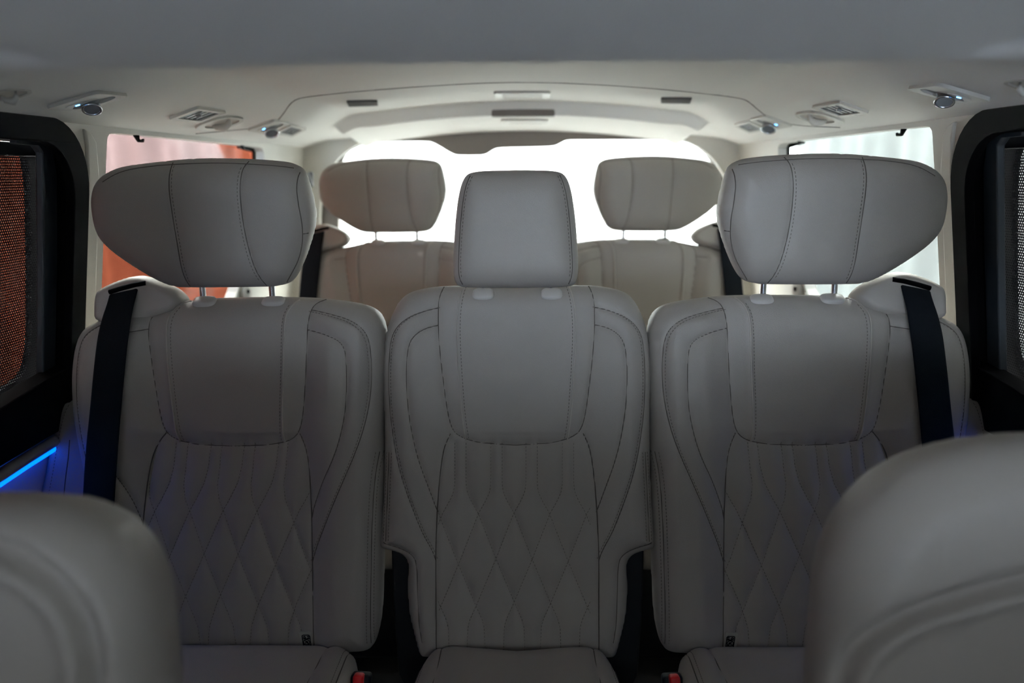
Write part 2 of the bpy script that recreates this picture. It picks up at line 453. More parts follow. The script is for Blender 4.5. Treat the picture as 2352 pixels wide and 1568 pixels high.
# sliding doors
dn = 1
for side in (-1, 1):
    # weatherstrip round the opening
    oo = rrect(.28, 1.424, .10, ZC + .090, .125, 10); ii = rrect(.34, 1.378, .16, ZC + .052, .10, 10)
    lo_ = rrect(.301, 1.4115, .121, ZC + .0815, .0995); li = rrect(.309, 1.402, .13, ZC + .072, .095)
    plate('trim_%d' % k, [lo_, li], wallp(.001, side), BLACKM, .034, kind='structure'); k += 1
    mx = plate('trim_%d' % k, [oo, ii], wallp(-.012, side), BLACKM, .016, kind='structure', bev=1); bevel(mx, .006, 3); k += 1
    inner = [wl(108, 322, .05), wl(101, 352, .05), wl(104, 600, .05), wl(101, 848, .05), wl(86, 880, .05), wl(0, 928, .05)]
    # door slab with window opening
    y_r = wl(101, 600, .04)[0]
    hole = [(y_r - .03, ZC + .060), (y_r - .004, ZC + .050), (y_r, ZC + .02), (y_r, wl(104, 845, .05)[1] + .004), (y_r - .03, wl(86, 880, .05)[1]), wl(0, 926, .05), (.55, wl(0, 926, .05)[1] - .05), (.52, ZC - .2), (.55, ZC + .060)]
    d = plate('door_%d' % dn, [rrect(.27, 1.53, .10, ZC + .11, .10), hole], wallp(.035, side), BLACK, .012, kind='structure', bev=1); bevel(d, .004, 3)
    # slate coloured window reveal
    rv = [wl(40, 318, .026), wl(100, 322, .026), wl(122, 342, .026), wl(132, 400, .026), wl(133, 600, .026), wl(129, 845, .026), wl(118, 866, .026), wl(103, 882, .026), wl(99, 880, .026), wl(101, 600, .026), wl(99, 352, .026), wl(86, 334, .026), wl(40, 330, .026)]
    r_ = plate('window_reveal', [rv], wallp(.026, side), SLATE, .014, bev=1); bevel(r_, .003)
    r_['kind'] = 'structure'; r_.name = 'trim_%d' % (k); k += 1
    # outer frame with the glass opening, glass
    gl = [wl(0, 320, .095), wl(20, 322, .095), wl(50, 336, .095), wl(66, 380, .095), wl(72, 470, .095), wl(74, 700, .095), wl(72, 800, .095), wl(58, 858, .095), wl(30, 880, .095), wl(0, 897, .095)]
    gl = chaikin(gl, 2); zb = gl[-1][1]; gl = gl + [(.5, zb - .02), (.5, gl[0][1])]
    plate('trim_%d' % k, [[(.25, ZC - .7), (1.48, ZC - .7), (1.48, ZC + .10), (.25, ZC + .10)], gl], wallp(.095, side), BLACKM, .012, kind='structure'); k += 1
    plate('window_%d' % n_win, [[(.40, ZC - .45), (1.40, ZC - .45), (1.40, ZC + .09), (.40, ZC + .09)]], wallp(.112, side), GLASS, .004, kind='structure'); n_win += 1
    dn += 1

# sun shades in the sliding doors
def sun_shade():
    r = empty('sun_shade', (-wall_x(ZC - .1, .06), 1.1, ZC - .1), 'black perforated mesh sun shade in the left sliding door window, red showing through', 'sun shade', 'door window sun shades')
    top = [wl(0, 345, .06), wl(101, 352, .06)]; yb = wl(101, 600, .06)[0]
    poly = [(.55, ZC + .03), (yb, ZC + .03), (yb, wl(101, 850, .06)[1]), wl(86, 876, .06), wl(0, 922, .06), (.55, wl(0, 922, .06)[1] - .05)]
    plate('mesh_fabric', [poly], wallp(.060), SHADE, .0004, r)
    t = plate('top_bar', [chaikin([(.55, ZC + .032), (yb + .004, ZC + .028), (yb + .006, ZC + .036), (yb, ZC + .046), (yb - .03, ZC + .052), (.55, ZC + .056)], 1, True)], wallp(.046), BLACK, .016, r, bev=1); bevel(t, .003)
    e = MB(); e.tube([(-wall_x(z, .058), y, z) for y, z in ((yb, ZC + .03), (yb, wl(101, 850, .06)[1]), wl(86, 877, .06), wl(0, 923, .06))], .003, 6); e.build('edge_binding', BLACKM, r, smooth=True)
    return r
sh = sun_shade(); dup(sh, True, label='black perforated mesh sun shade in the right sliding door window, white showing through')

# door panel ledge, grey strip and blue ambient light below the left door window
def ambient():
    r = empty('ambient_light_strip', hit_wall(40, 1095, -.01), 'blue glowing light strip under a grey moulding on the left sliding door', 'light strip', 'door ambient light strips')
    P = [hit_wall(x, y, .003) for x, y in ((-160, 1182), (0, 1091), (60, 1052), (128, 1010), (165, 990))]
    mb = MB(); mb.tube(P, .0105, 12, sx=1.0); mb.build('grey_moulding', SATIN, r, smooth=True)['label'] = 'grey satin moulding'
    Q = [p + Vector((-.002, 0, -.013)) for p in P[:3]] + [P[3].lerp(P[2], .1) + Vector((-.002, 0, -.013))]
    mb = MB(); mb.tube(Q, .007, 10); mb.build('light_tube', BLUE, r, smooth=True)['label'] = 'blue glowing tube'
    return r
al = ambient(); dup(al, True, label='blue glowing light strip under a grey moulding on the right sliding door')
for side in (-1, 1):
    nm = 'left' if side < 0 else 'right'
    L = [wl(-200, 1050, -.01), wl(0, 945, -.01), wl(95, 885, -.01), wl(170, 840, -.01), wl(215, 815, -.01), wl(215, 950, -.01), wl(128, 1000, -.01), wl(0, 1078, -.01), wl(-200, 1190, -.01)]
    o = plate('trim_%d' % k, [L], wallp(-.004, side), BLACKM, .04, kind='structure', bev=1); bevel(o, .008); k += 1
    zz = wl(0, 1100, .0)
    o = plate('trim_%d' % k, [[(.3, .15), (1.43, .15), (1.43, zz[1] + .11), (.3, zz[1] - .03)]], wallp(.018, side), POCKET, .03, kind='structure'); k += 1

# ================================================================ rear of the cabin
def yp(Y): return lambda p, w: (p[0], Y + w, p[1])
def gy(L, Y):
    return [(q.x, q.z) for q in (hit_y(a, b, Y) for a, b in L)]
YG = 2.84
def trap(off, z0, z1): return [(-wall_x(z0, off), z0), (wall_x(z0, off), z0), (wall_x(z1, off), z1), (-wall_x(z1, off), z1)]
arch = gy([(735, 620), (733, 480), (742, 425), (762, 380), (795, 345), (845, 320), (920, 306), (1060, 296), (1206, 292), (1350, 294), (1480, 302), (1560, 316), (1620, 345), (1655, 385), (1675, 430), (1680, 480), (1682, 620)], YG)
arch = chaikin(arch, 2); arch = arch + [(arch[-1][0], .5), (arch[0][0], .5)]
plate('wall_back', [trap(.028, 0, ZC + .30), arch], yp(YG), TRIMC, .03, kind='structure', bev=1)
gls = gy([(778, 600), (776, 430), (783, 366), (803, 343), (842, 328), (900, 325), (982, 324), (1000, 330), (1040, 355), (1055, 357), (1105, 357), (1118, 354), (1135, 342), (1150, 339), (1270, 337), (1285, 331), (1300, 322), (1320, 321), (1540, 321), (1575, 325), (1606, 338), (1630, 362), (1641, 385), (1648, 440), (1648, 600)], YG + .05)
gls = chaikin(gls, 2); gls = gls + [(gls[-1][0], .62), (gls[0][0], .62)]
o = plate('trim_%d' % k, [trap(.0, .05, ZC + .26), gls], yp(YG + .05), TRIMD, .03, kind='structure', bev=1); k += 1; bevel(o, .006)
plate('window_%d' % n_win, [trap(-.02, .58, ZC + .2)], yp(YG + .10), GLASS, .004, kind='structure'); n_win += 1
# floor, front bulkhead and windscreen
mb = MB(); mb.box((0, 1.0, -.02), (1.95, 4.1, .04)); mb.build('floor', CARPET)['kind'] = 'structure'
wsh = rrect(-.56, .60, ZC - .20, ZC + .09, .06)
plate('wall_front', [[(-1.0, 0), (1.0, 0), (1.0, ZC + .2), (-1.0, ZC + .2)], wsh], yp(-.84), BLACK, .03, kind='structure')
plate('window_%d' % n_win, [[(-.7, ZC - .26), (.7, ZC - .26), (.7, ZC + .11), (-.7, ZC + .11)]], yp(-.86), GLASS, .004, kind='structure')

# ================================================================ outside: hanging sheets and ground
def sheet(name, m, y0, y1, x, z0, z1, amp, lam, label, cat, edge=None, along='y', slope=0.0):
    ny = int(abs(y1 - y0) / .04); nz = 34; v = []; f = []
    for i in range(ny + 1):
        for j in range(nz + 1):
            s = i / ny; t = j / nz; yy = y0 + (y1 - y0) * s; z = z0 + (z1 - z0) * t
            if edge: yy = min(yy, edge(z))
            ww = amp * (math.sin(yy / lam + 1.3 * math.sin(z * 1.7)) + .5 * math.sin(yy / lam * 2.3 + z * 2.1 + 1))
            v.append((x + ww + slope * max(yy - 2.5, 0), yy, z) if along == 'y' else (yy, x + ww, z))
    for i in range(ny):
        for j in range(nz):
            a = i * (nz + 1) + j; f.append((a, a + 1, a + nz + 2, a + nz + 1))
    o = link_mesh(name, v, f, m); s = o.modifiers.new('cloth', 'SOLIDIFY'); s.thickness = .004
    return tag(o, label, cat)
mb = MB(); mb.box((0, 2.5, -.48), (12, 15, .06)); g = mb.build('showroom_floor', CONC); g.name = 'ground'; g['kind'] = 'structure'
sheet('hanging_sheet', REDCLOTH, -1.5, 7.0, -1.78, -.44, 2.7, .02, .11, 'orange red sheet hanging outside the left windows', 'sheet', slope=-.12)
sheet('hanging_sheet', PINK, 3.2, 6.2, -1.66, ZC - .16, 2.7, .015, .13, 'pale pink sheet added as the glossy sheen of the orange one outside the left quarter window', 'sheet', edge=lambda z: 5.41 + 1.0 * (ZC + .20 - z), slope=-.12)
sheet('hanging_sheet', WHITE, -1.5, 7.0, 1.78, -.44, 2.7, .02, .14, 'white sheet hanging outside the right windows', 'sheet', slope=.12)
sheet('hanging_sheet', WHITER, -3.2, 3.2, 7.2, -.44, 5.0, .03, .16, 'white sheet hanging behind the rear window', 'sheet', along='x')

# ================================================================ second-row seats
TILT = math.radians(11.8)
SV = Vector((0, math.sin(TILT), math.cos(TILT))); SW = Vector((0, -math.cos(TILT), math.sin(TILT)))
O2 = Vector((0, 1.42, ZC - .216))                    # a point of the backrest plane (w=0)
def seat_frame(base): return Frame(base, (1, 0, 0), SV, SW)
FR2 = seat_frame(O2)
REF = .040
def uv0(L, it=2, closed=True, fr=FR2): return chaikin([fr.px(a, b, .013) for a, b in L], it, closed)
def uvs(L, it=2, fr=FR2, w=REF): return chaikin([fr.px(a, b, w) for a, b in L], it, False)
def quilt_line(x0, sgn, G, lo, hi, ys):
    """quilting line: starts at x0 and swings sideways by G(y) and stops at the panel edges"""
    gy_ = np.interp(ys, [g[0] for g in G], [g[1] for g in G]); x = x0 + sgn * gy_; segs = []; cur = []
    for xx, y in zip(x, ys):
        if lo <= xx <= hi: cur.append((xx, y))
    return cur

def headrest_pad(root, fr, outline_px, seams_px, stitch_px, top, R, mirror_half=False, back=.055, puff=.004):
    hd = empty_part = None
    o = [fr.px(a, b, .018) for a, b in outline_px]
    if mirror_half: o = o + [(-u, v) for u, v in o[::-1]]
    o = np.array(chaikin(o, 2, True))
    sl = [chaikin([fr.px(a, b, top) for a, b in L], 2) for L in seams_px]
    st = [chaikin([fr.px(a, b, top) for a, b in L], 2) for L in stitch_px]
    if mirror_half:
        sl = sl + [[(-u, v) for u, v in L] for L in sl]; st = st + [[(-u, v) for u, v in L] for L in st]
    cu = o[:, 0].mean()
    def hf(uv, d):
        w = round_edge(d, R, top, 2.3)
        if sl: w = w - puff * np.exp(-line_dist(uv, sl) / .007) * np.minimum(d / .01, 1)
        return w
    res, surf = pad(root, fr, o, hf, .0035, back, R, LEATHER, 'headrest')
    h = res[0]
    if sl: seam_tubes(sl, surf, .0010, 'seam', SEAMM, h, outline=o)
    if st: stitches(st, surf, 'stitching', STITCH, h)
    return h, surf

def posts(h, pts, z_top, lean=0.0):
    for p in pts:
        mb = MB(); mb.tube([Vector(p) + Vector((0, .0, -.03)), Vector(p) + Vector((0, 0, z_top))], .0055, 12); mb.build('post', CHROME, h, smooth=True, auto=40)
def post_guides(root, pts, pill=(.021, .013, .010), ax=(0, -.45, 1)):
    az = Vector(ax).normalized(); ay = az.cross(Vector((1, 0, 0)))
    for i, p in enumerate(pts):
        v = []; f = []; n = 24
        rings = [(.0, 1.0), (.5, 1.02), (.85, .92), (1.0, .70), (1.04, .35), (1.05, .02)]
        for (hz, s) in rings:
            for j in range(n):
                a = 2 * math.pi * j / n; c_, s_ = math.cos(a), math.sin(a)
                v.append(Vector(p) + Vector((pill[0] * s * math.copysign(abs(c_) ** .6, c_), 0, 0)) + ay * pill[1] * s * math.copysign(abs(s_) ** .7, s_) + az * pill[2] * (hz - .3))
        for r in range(len(rings) - 1):
            for j in range(n):
                a = r * n + j; b = r * n + (j + 1) % n; f.append((a, b, b + n, a + n))
        link_mesh('post_guide', v, f, SLEEVE, root, smooth=True)['label'] = 'pale plastic headrest sleeve'

def make_side_seat():
    root = empty('car_seat', (-.54, 1.25, ZC - .86), 'cream leather second-row seat on the left, wide winged headrest, sliding window beside it', 'car seat', 'second-row outer seats')
    fr = FR2
    outl = uv0([(429, 690), (480, 683), (600, 681), (689, 681), (746, 684), (823, 694), (858, 705), (876, 722), (885, 750), (887, 800), (884, 900), (882, 1000), (881, 1217), (879, 1326), (875, 1417), (866, 1464), (854, 1489), (836, 1496), (804, 1497), (781, 1506), (750, 1513), (650, 1513), (536, 1509), (406, 1507), (340, 1505), (290, 1480), (258, 1400), (243, 1300), (228, 1200), (206, 1120), (190, 1060), (178, 1000), (170, 950), (167, 891), (168, 845), (174, 799), (184, 768), (200, 748), (230, 733), (302, 712), (352, 708)], 2)
    up_px = [(398, 700), (352, 711), (339, 730), (337, 765), (344, 822), (352, 876), (362, 937), (373, 983), (387, 1002), (413, 1015), (459, 1023), (536, 1026), (612, 1023), (658, 1015), (681, 1000), (691, 975), (697, 925), (702, 830), (704, 753), (710, 715), (719, 696), (741, 686)]
    qp = [(379, 994), (360, 1017), (346, 1052), (337, 1098), (331, 1143), (325, 1197), (322, 1300), (324, 1400), (332, 1504)]
    qr = [(687, 996), (700, 1025), (708, 1067), (712, 1136), (715, 1197), (716, 1300), (717, 1406), (719, 1506)]
    seamA = [(712, 711), (758, 721), (804, 734), (834, 753), (848, 780), (853, 830), (852, 899), (842, 964), (823, 1029), (788, 1109), (750, 1199), (727, 1253), (716, 1291)]
    seamB = [(705, 757), (750, 768), (785, 784), (797, 807), (799, 860), (798, 929), (788, 990), (769, 1052), (742, 1105), (719, 1166), (715, 1190)]
    seamC = [(297, 763), (339, 755)]; seamD = [(266, 1078), (296, 1124), (325, 1203)]
    seamE = [(868, 1040), (858, 1100), (853, 1200), (850, 1350), (848, 1484)]
    seamF = [(300, 712), (240, 738), (200, 762), (184, 790), (177, 830), (175, 880), (177, 933), (183, 980), (193, 1035), (212, 1110)]
    weltL = [(429, 690), (412, 692), (398, 705), (386, 726), (383, 772), (387, 837), (394, 906), (404, 983), (411, 1015)]
    weltR = [(689, 682), (668, 700), (656, 726), (653, 772), (652, 868), (649, 944), (651, 1015)]
    ys = np.arange(1018, 1512, 6.)
    GR = ((1030, 0), (1080, -4), (1115, -9), (1150, -5), (1174, 5), (1284, 42), (1392, 86), (1440, 106), (1510, 114)); GL = ((1030, 0), (1070, 4), (1110, 14), (1150, 34), (1174, 48), (1286, 97), (1390, 142), (1440, 158), (1510, 164))
    Q = [quilt_line(a, -1, GL, 325, 716, ys) for a in (400, 480, 557, 636, 733, 820)] + [quilt_line(a, 1, GR, 325, 716, ys) for a in (265, 345, 427, 505, 582, 658)]
    quilt = [uvs(L, 1) for L in Q if len(L) > 3]
    upper = uvs(up_px); qL = uvs(qp); qR = uvs(qr)
    up_poly = np.array(upper + [(upper[-1][0], .05), (upper[0][0], .05)])
    q_poly = np.array(qL[::-1] + qR + [])
    main = [upper, qL, qR, uvs(seamA), uvs(seamB), uvs(seamC), uvs(seamD), uvs(seamE), uvs(seamF)]
    welts = [uvs(weltL), uvs(weltR)]
    def hf(uv, d):
        w = round_edge(d, .055, REF, 2.4)
        inq, _ = sdf(uv, q_poly); inu, _ = sdf(uv, up_poly)
        out_ = np.minimum(np.maximum(-inq, 0), np.maximum(-inu, 0))
        w = w + .016 * sstep(0, .05, out_) * np.minimum(d / .04, 1) ** .7
        w = w - .006 * np.exp(-line_dist(uv, main) / .006) * np.minimum(d / .012, 1)
        w = w + .0022 * np.exp(-(line_dist(uv, welts) / .0035) ** 2)
        w = w - .0070 * np.exp(-line_dist(uv, quilt) / .011) * (inq > 0) * np.minimum(d / .012, 1)
        return w
    res, surf = pad(root, fr, outl, hf, .0028, .075, .06, LEATHER, 'backrest', [('shoulder_panel', up_poly, None), ('quilted_panel', q_poly, 'diamond-quilted centre panel')])
    back = res[0]
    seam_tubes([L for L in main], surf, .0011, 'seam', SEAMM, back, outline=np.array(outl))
    seam_tubes(welts, surf, .0016, 'piping', WELT, back, lift=.0006, outline=np.array(outl))
    off = lambda L, dx, dy=0: [(a + dx, b + dy) for a, b in L]
    stitches([uvs(off(weltL[2:], 8)), uvs(off(weltR[1:], -7)), uvs(off(seamE, 7)), uvs(off(seamE, -7)), uvs(off(seamA, -5, 3)), uvs(off(seamF, 4))], surf, 'stitching', STITCH, back, clip=np.array(outl))
    stitches(quilt, surf, 'quilt_stitching', STITCH, res[2], clip=q_poly, lift=.0005, one=True)
    # warning tag sewn in the side seam
    make_tag(root, fr, surf)
    # headrest, vertical
    hfr = Frame((0, 1.365, ZC - .1), (1, 0, 0), (0, -.06, 1), (0, -1, -.06))
    ho = [(207, 490), (205, 453), (213, 420), (236, 397), (266, 384), (333, 375), (407, 367), (462, 364), (555, 365), (647, 371), (677, 379), (695, 394), (708, 434), (719, 482), (720, 512), (713, 545), (695, 601), (677, 638), (662, 653), (636, 661), (555, 663), (444, 664), (399, 662), (370, 652), (333, 632), (288, 604), (244, 571), (218, 538)]
    hs = [[(379, 376), (385, 434), (396, 508), (410, 590), (422, 664)], [(561, 366), (551, 382), (548, 401), (551, 471), (562, 545), (581, 612), (601, 663)], [(680, 382), (672, 423), (679, 471), (687, 512), (687, 556), (677, 601), (658, 638), (643, 662)],
          [(222, 420), (262, 394), (333, 383), (407, 378), (480, 376), (555, 378), (640, 384), (680, 392)], [(688, 541), (700, 541), (716, 535)]]
    h, hsurf = headrest_pad(root, hfr, ho, hs, [[(386, 382), (392, 434), (403, 508), (417, 590), (428, 655)], [(545, 386), (542, 402), (545, 471), (556, 545), (574, 610), (590, 650)]], .050, .062)
    pp = [hit_plane(x, 686, O2 + SW * .012, SW) for x in (467, 626)]
    posts(h, [q + Vector((0, 0, .01)) for q in pp], .07)
    post_guides(root, [hit_plane(x, 694, O2 + SW * .022, SW) for x in (471, 629)])
    # belt outlet shroud
    sfr = Frame((0, 1.415, ZC - .2), (1, 0, 0), SV, SW)
    so = [(226, 745), (226, 700), (229, 676), (236, 665), (268, 648), (318, 631), (350, 636), (398, 655), (417, 669), (432, 688), (410, 720), (352, 735), (302, 745)]
    so = np.array(chaikin([sfr.px(a, b) for a, b in so], 2, True))
    sres, ssurf = pad(root, sfr, so, lambda uv, d: round_edge(d, .016, .030, 2.2), .003, .05, .03, SHROUD, 'belt_outlet')
    mb = MB(); sl = resample([sfr.px(a, b, .03) for a, b in ((251, 671), (280, 662), (310, 654), (334, 650))], .006)
    mb.tube(ssurf(sl, -.0005), .0045, 8, up=Vector((0, -1, 0))); mb.build('slot', BLACKM, sres[0], smooth=True)
    # folding outer armrest beside the backrest
    afr = Frame((0, 1.40, ZC - .4), (1, 0, 0), SV, SW)
    ao = [(168, 915), (153, 926), (141, 950), (131, 990), (124, 1030), (112, 1100), (98, 1160), (90, 1250), (90, 1400), (120, 1450), (250, 1450), (250, 1100), (215, 950), (190, 915)]
    ao = np.array(chaikin([afr.px(a, b) for a, b in ao], 2, True))
    ares, asurf = pad(root, afr, ao, lambda uv, d: round_edge(d, .022, .030, 2.2), .0035, .06, .03, LEATHER, 'side_armrest')
    l1 = chaikin([afr.px(a, b, .03) for a, b in ((156, 930), (146, 958), (137, 995), (130, 1035), (118, 1105), (105, 1165), (98, 1260))], 2); l2 = chaikin([afr.px(a, b, .03) for a, b in ((160, 1010), (157, 1050), (150, 1100), (145, 1160), (142, 1260))], 2)
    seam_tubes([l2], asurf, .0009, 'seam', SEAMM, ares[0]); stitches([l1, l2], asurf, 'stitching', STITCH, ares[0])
    # seat cushion
    z0 = ZC - .845; cfr = Frame((0, 0, z0), (1, 0, 0), (0, 1, 0), (0, 0, 1))
    xr = hit_z(806, 1556, z0 + .03).x
    co = np.array(rrect(xr - .50, xr, .72, 1.262, .05))
    cs = [chaikin([(xr - .056, 1.262), (xr - .058, 1.22), (xr - .066, 1.1), (xr - .07, .8)], 2), chaikin([(xr - .44, 1.262), (xr - .43, 1.1), (xr - .43, .8)], 2), chaikin([(xr - .018, 1.25), (xr - .02, 1.2), (xr - .02, .8)], 2)]
    def chf(uv, d):
        w = round_edge(d, .05, .045, 2.4) + .02 * sstep(1.2, .8, uv[:, 1])
        return w - .006 * np.exp(-line_dist(uv, cs) / .007) * np.minimum(d / .012, 1)
    cres, csurf = pad(root, cfr, co, chf, .004, .12, .05, LEATHER, 'cushion')
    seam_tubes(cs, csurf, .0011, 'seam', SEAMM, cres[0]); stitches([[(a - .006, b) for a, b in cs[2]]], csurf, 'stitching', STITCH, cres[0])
    # child-seat anchor slot between cushion and backrest
    a0 = hit_y(663, 1521, 1.235); a1 = hit_y(722, 1519, 1.235)
    mb = MB(); mb.tube([a0, a0.lerp(a1, .5) + Vector((0, 0, .002)), a1], .006, 8); sl = mb.build('anchor_slot', BLACKM, root, smooth=True); sl['label'] = 'black child-seat anchor slot'
    mb = MB(); mb.tube([a0 + Vector((-.012, -.002, -.006)), a0 + Vector((0, -.004, .009)), a1 + Vector((0, -.004, .009))], .0028, 6); mb.build('slot_rim', WELT, sl, smooth=True)
    # dark hinge side and base
    mb = MB(); mb.box((root.location.x, 1.0, .20), (.40, .46, .34)); b = mb.build('base', BLACK, root); bevel(b, .02)
    return root

def make_tag(root, fr, surf):
    """small fabric label with a pictogram: seat symbol, a circle with a bar and a child in a seat"""
    T = lambda a, b: fr.px(a, b, REF + .004)
    quad = [T(684, 1455), T(712, 1452), T(714, 1500), T(688, 1504)]
    uv = np.array(quad); P = surf(uv, .003); B = surf(uv, -.004)
    o = link_mesh('warning_label', list(P) + list(B), [(0, 1, 2, 3), (7, 6, 5, 4), (0, 4, 5, 1), (1, 5, 6, 2), (2, 6, 7, 3), (3, 7, 4, 0)], TAG, root, smooth=False)
    o['label'] = 'small sewn label with black child-seat pictograms'
    mb = MB(); wmid = lambda a, b: surf(np.array([T(a, b)]), .0036)[0]
    def ln(L, r=.0007): mb.tube([wmid(a, b) for a, b in L], r, 5, up=Vector((0, -1, 0)))
    ln([(691, 1463), (694, 1461), (707, 1460), (710, 1463), (712, 1490), (711, 1496), (703, 1499), (697, 1497), (694, 1491), (691, 1463)])
    ln([(692, 1470), (711, 1469)]); ln([(694, 1484), (712, 1484)])
    ln([(694 + 8 + 7.5 * math.cos(a), 1477 + 6.5 * math.sin(a)) for a in np.linspace(0, 2 * math.pi, 17)]); ln([(697, 1472), (708, 1482)])
    ln([(699, 1480), (703, 1475), (706, 1477)]); ln([(694, 1466), (698, 1463), (700, 1467), (696, 1468)], .0009); ln([(704, 1463), (708, 1463), (708, 1467), (704, 1467)], .0009)
    ln([(698, 1487), (701, 1491), (706, 1493), (709, 1491)], .0011); ln([(710, 1487), (711, 1494)], .001)
    ln([(700, 1502), (704, 1504), (707, 1501)], .0012)
    mb.build('pictogram', BLACKM, o)

seatL = make_side_seat()
seatR = dup(seatL, True, label='cream leather second-row seat on the right, wide winged headrest, quilting partly hidden')

def make_mid_seat():
    root = empty('car_seat', (0, 1.25, ZC - .86), 'narrow cream leather middle seat of the second row with a square headrest', 'car seat')
    fr = FR2
    half = [(1187, 656), (1100, 656), (1017, 656), (978, 661), (942, 670), (920, 686), (901, 721), (888, 759), (881, 823), (880, 855), (883, 951), (883, 1046), (883, 1109), (878, 1190), (875, 1225), (874, 1246), (878, 1254), (887, 1258), (909, 1264), (925, 1270), (936, 1282), (939, 1300), (936, 1344), (940, 1406), (952, 1453), (960, 1485), (966, 1500), (977, 1505), (1001, 1503), (1100, 1505), (1187, 1506)]
    lh = [fr.px(a, b, .004) for a, b in half]
    outl = np.array(chaikin(lh + [(-u, v) for u, v in lh[::-1]], 2, True))
    def both(L): a = uvs(L); return [a, [(-u, v) for u, v in a]]
    up_px = [(1017, 657), (1008, 680), (1006, 708), (1006, 759), (1011, 823), (1019, 887), (1027, 944), (1035, 979), (1048, 999), (1080, 1013), (1124, 1020), (1187, 1023)]
    upL = uvs(up_px); upper = upL + [(-u, v) for u, v in upL[::-1]]
    up_poly = np.array(upper + [(upper[-1][0], .08), (upper[0][0], .08)])
    qp = [(1034, 996), (1020, 1025), (1012, 1072), (1005, 1145), (1001, 1235), (1000, 1290), (1001, 1400), (1001, 1503)]
    qL, qR = both(qp); q_poly = np.array(qL[::-1] + qR)
    seamA = [(1005, 707), (978, 713), (939, 728), (911, 750), (896, 779), (892, 830), (891, 887), (895, 951), (903, 1005), (912, 1054), (927, 1109), (949, 1170), (970, 1225), (994, 1268), (1000, 1288)]
    seamB = [(1005, 747), (978, 753), (952, 769), (939, 791), (934, 830), (934, 887), (938, 944), (949, 1008), (964, 1065), (981, 1112), (997, 1156), (1005, 1177)]
    seamE = [(892, 1040), (889, 1100), (886, 1180), (884, 1246)]
    seamG = [(878, 1250), (895, 1254), (925, 1264), (946, 1275), (956, 1292), (959, 1362), (961, 1435), (968, 1480)]
    weltL = [(1062, 656), (1054, 689), (1049, 743), (1051, 807), (1056, 887), (1062, 960), (1070, 1011)]
    ys = np.arange(1018, 1512, 6.)
    G = ((1030, 0), (1112, 0), (1132, 3), (1150, 11), (1180, 28), (1285, 69), (1392, 114), (1425, 129), (1444, 134), (1510, 136))
    Q = [quilt_line(a, -1, G, 1004, 1358, ys) for a in (1044, 1127, 1208, 1292, 1377, 1467)] + [quilt_line(a, 1, G, 1004, 1358, ys) for a in (895, 978, 1070, 1153, 1234, 1318)]
    quilt = [uvs(L, 1) for L in Q if len(L) > 3]
    main = [upper, qL, qR] + both(seamA) + both(seamB) + both(seamE) + both(seamG); welts = both(weltL)
    def hf(uv, d):
        w = round_edge(d, .045, REF, 2.4)
        inq, _ = sdf(uv, q_poly); inu, _ = sdf(uv, up_poly)
        out_ = np.minimum(np.maximum(-inq, 0), np.maximum(-inu, 0))
        w = w + .007 * sstep(0, .05, out_) * np.minimum(d / .04, 1) ** .7
        w = w - .005 * np.exp(-line_dist(uv, main) / .005) * np.minimum(d / .012, 1)
        w = w + .0012 * np.exp(-(line_dist(uv, welts) / .0035) ** 2)
        w = w - .0065 * np.exp(-line_dist(uv, quilt) / .011) * (inq > 0) * np.minimum(d / .012, 1)
        return w
    res, surf = pad(root, fr, outl, hf, .0028, .075, .06, LEATHER, 'backrest', [('shoulder_panel', up_poly, None), ('quilted_panel', q_poly, 'diamond-quilted centre panel')])
    back = res[0]
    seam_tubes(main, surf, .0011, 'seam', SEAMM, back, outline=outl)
    seam_tubes(welts, surf, .0013, 'piping', WELT, back, lift=.0005, outline=outl)
    off = lambda L, dx, dy=0: [(a + dx, b + dy) for a, b in L]
    stitches(both(off(weltL, 7)) + both(off(seamE, -6)) + both(off(seamE, 7)) + both(off(seamA, 5, -1)), surf, 'stitching', STITCH, back, clip=outl)
    stitches(quilt, surf, 'quilt_stitching', STITCH, res[2], clip=q_poly, lift=.0005, one=True)
    hfr = Frame((0, 1.34, ZC - .1), (1, 0, 0), (0, .10, 1), (0, -1, .10))
    ho = [(1187, 388), (1131, 389), (1090, 391), (1067, 399), (1054, 430), (1045, 490), (1040, 564), (1038, 612), (1041, 642), (1048, 656), (1064, 661), (1120, 662), (1187, 662)]
    hs = [[(1078, 401), (1066, 432), (1058, 490), (1053, 560), (1051, 619), (1054, 640), (1060, 654)]]
    h, _ = headrest_pad(root, hfr, ho, hs, [[(1083, 403), (1071, 432), (1063, 490), (1058, 560), (1056, 619), (1059, 640)]], .046, .05, mirror_half=True, puff=.003)
    pp = [hit_plane(x, 672, O2 + SW * .022, SW) for x in (1110, 1265)]
    posts(h, [q + Vector((0, 0, .02)) for q in pp], .06)
    g = [hit_plane(x, 677, O2 + SW * .030, SW) for x in (1110, 1267)]
    post_guides(root, g, (.0195, .012, .011), (0, -.9, 1))
    z0 = ZC - .845; cfr = Frame((0, 0, z0), (1, 0, 0), (0, 1, 0), (0, 0, 1))
    xl = hit_z(952, 1560, z0 + .03).x
    ol = [(0, .72), (xl - .02, .72), (xl - .02, 1.0), (xl - .006, 1.17), (xl + .008, 1.235), (xl + .022, 1.262), (xl + .05, 1.266), (0, 1.25)]
    co = np.array(chaikin(ol + [(-a, b) for a, b in ol[::-1]], 2, True))
    sp_ = chaikin([(xl + .036, 1.256), (xl + .036, 1.2), (xl + .030, 1.1), (xl + .02, .8)], 2); so_ = chaikin([(xl + .004, 1.20), (xl - .004, 1.1), (xl - .008, .8)], 2)
    cs = [sp_, [(-a, b) for a, b in sp_], so_, [(-a, b) for a, b in so_]]
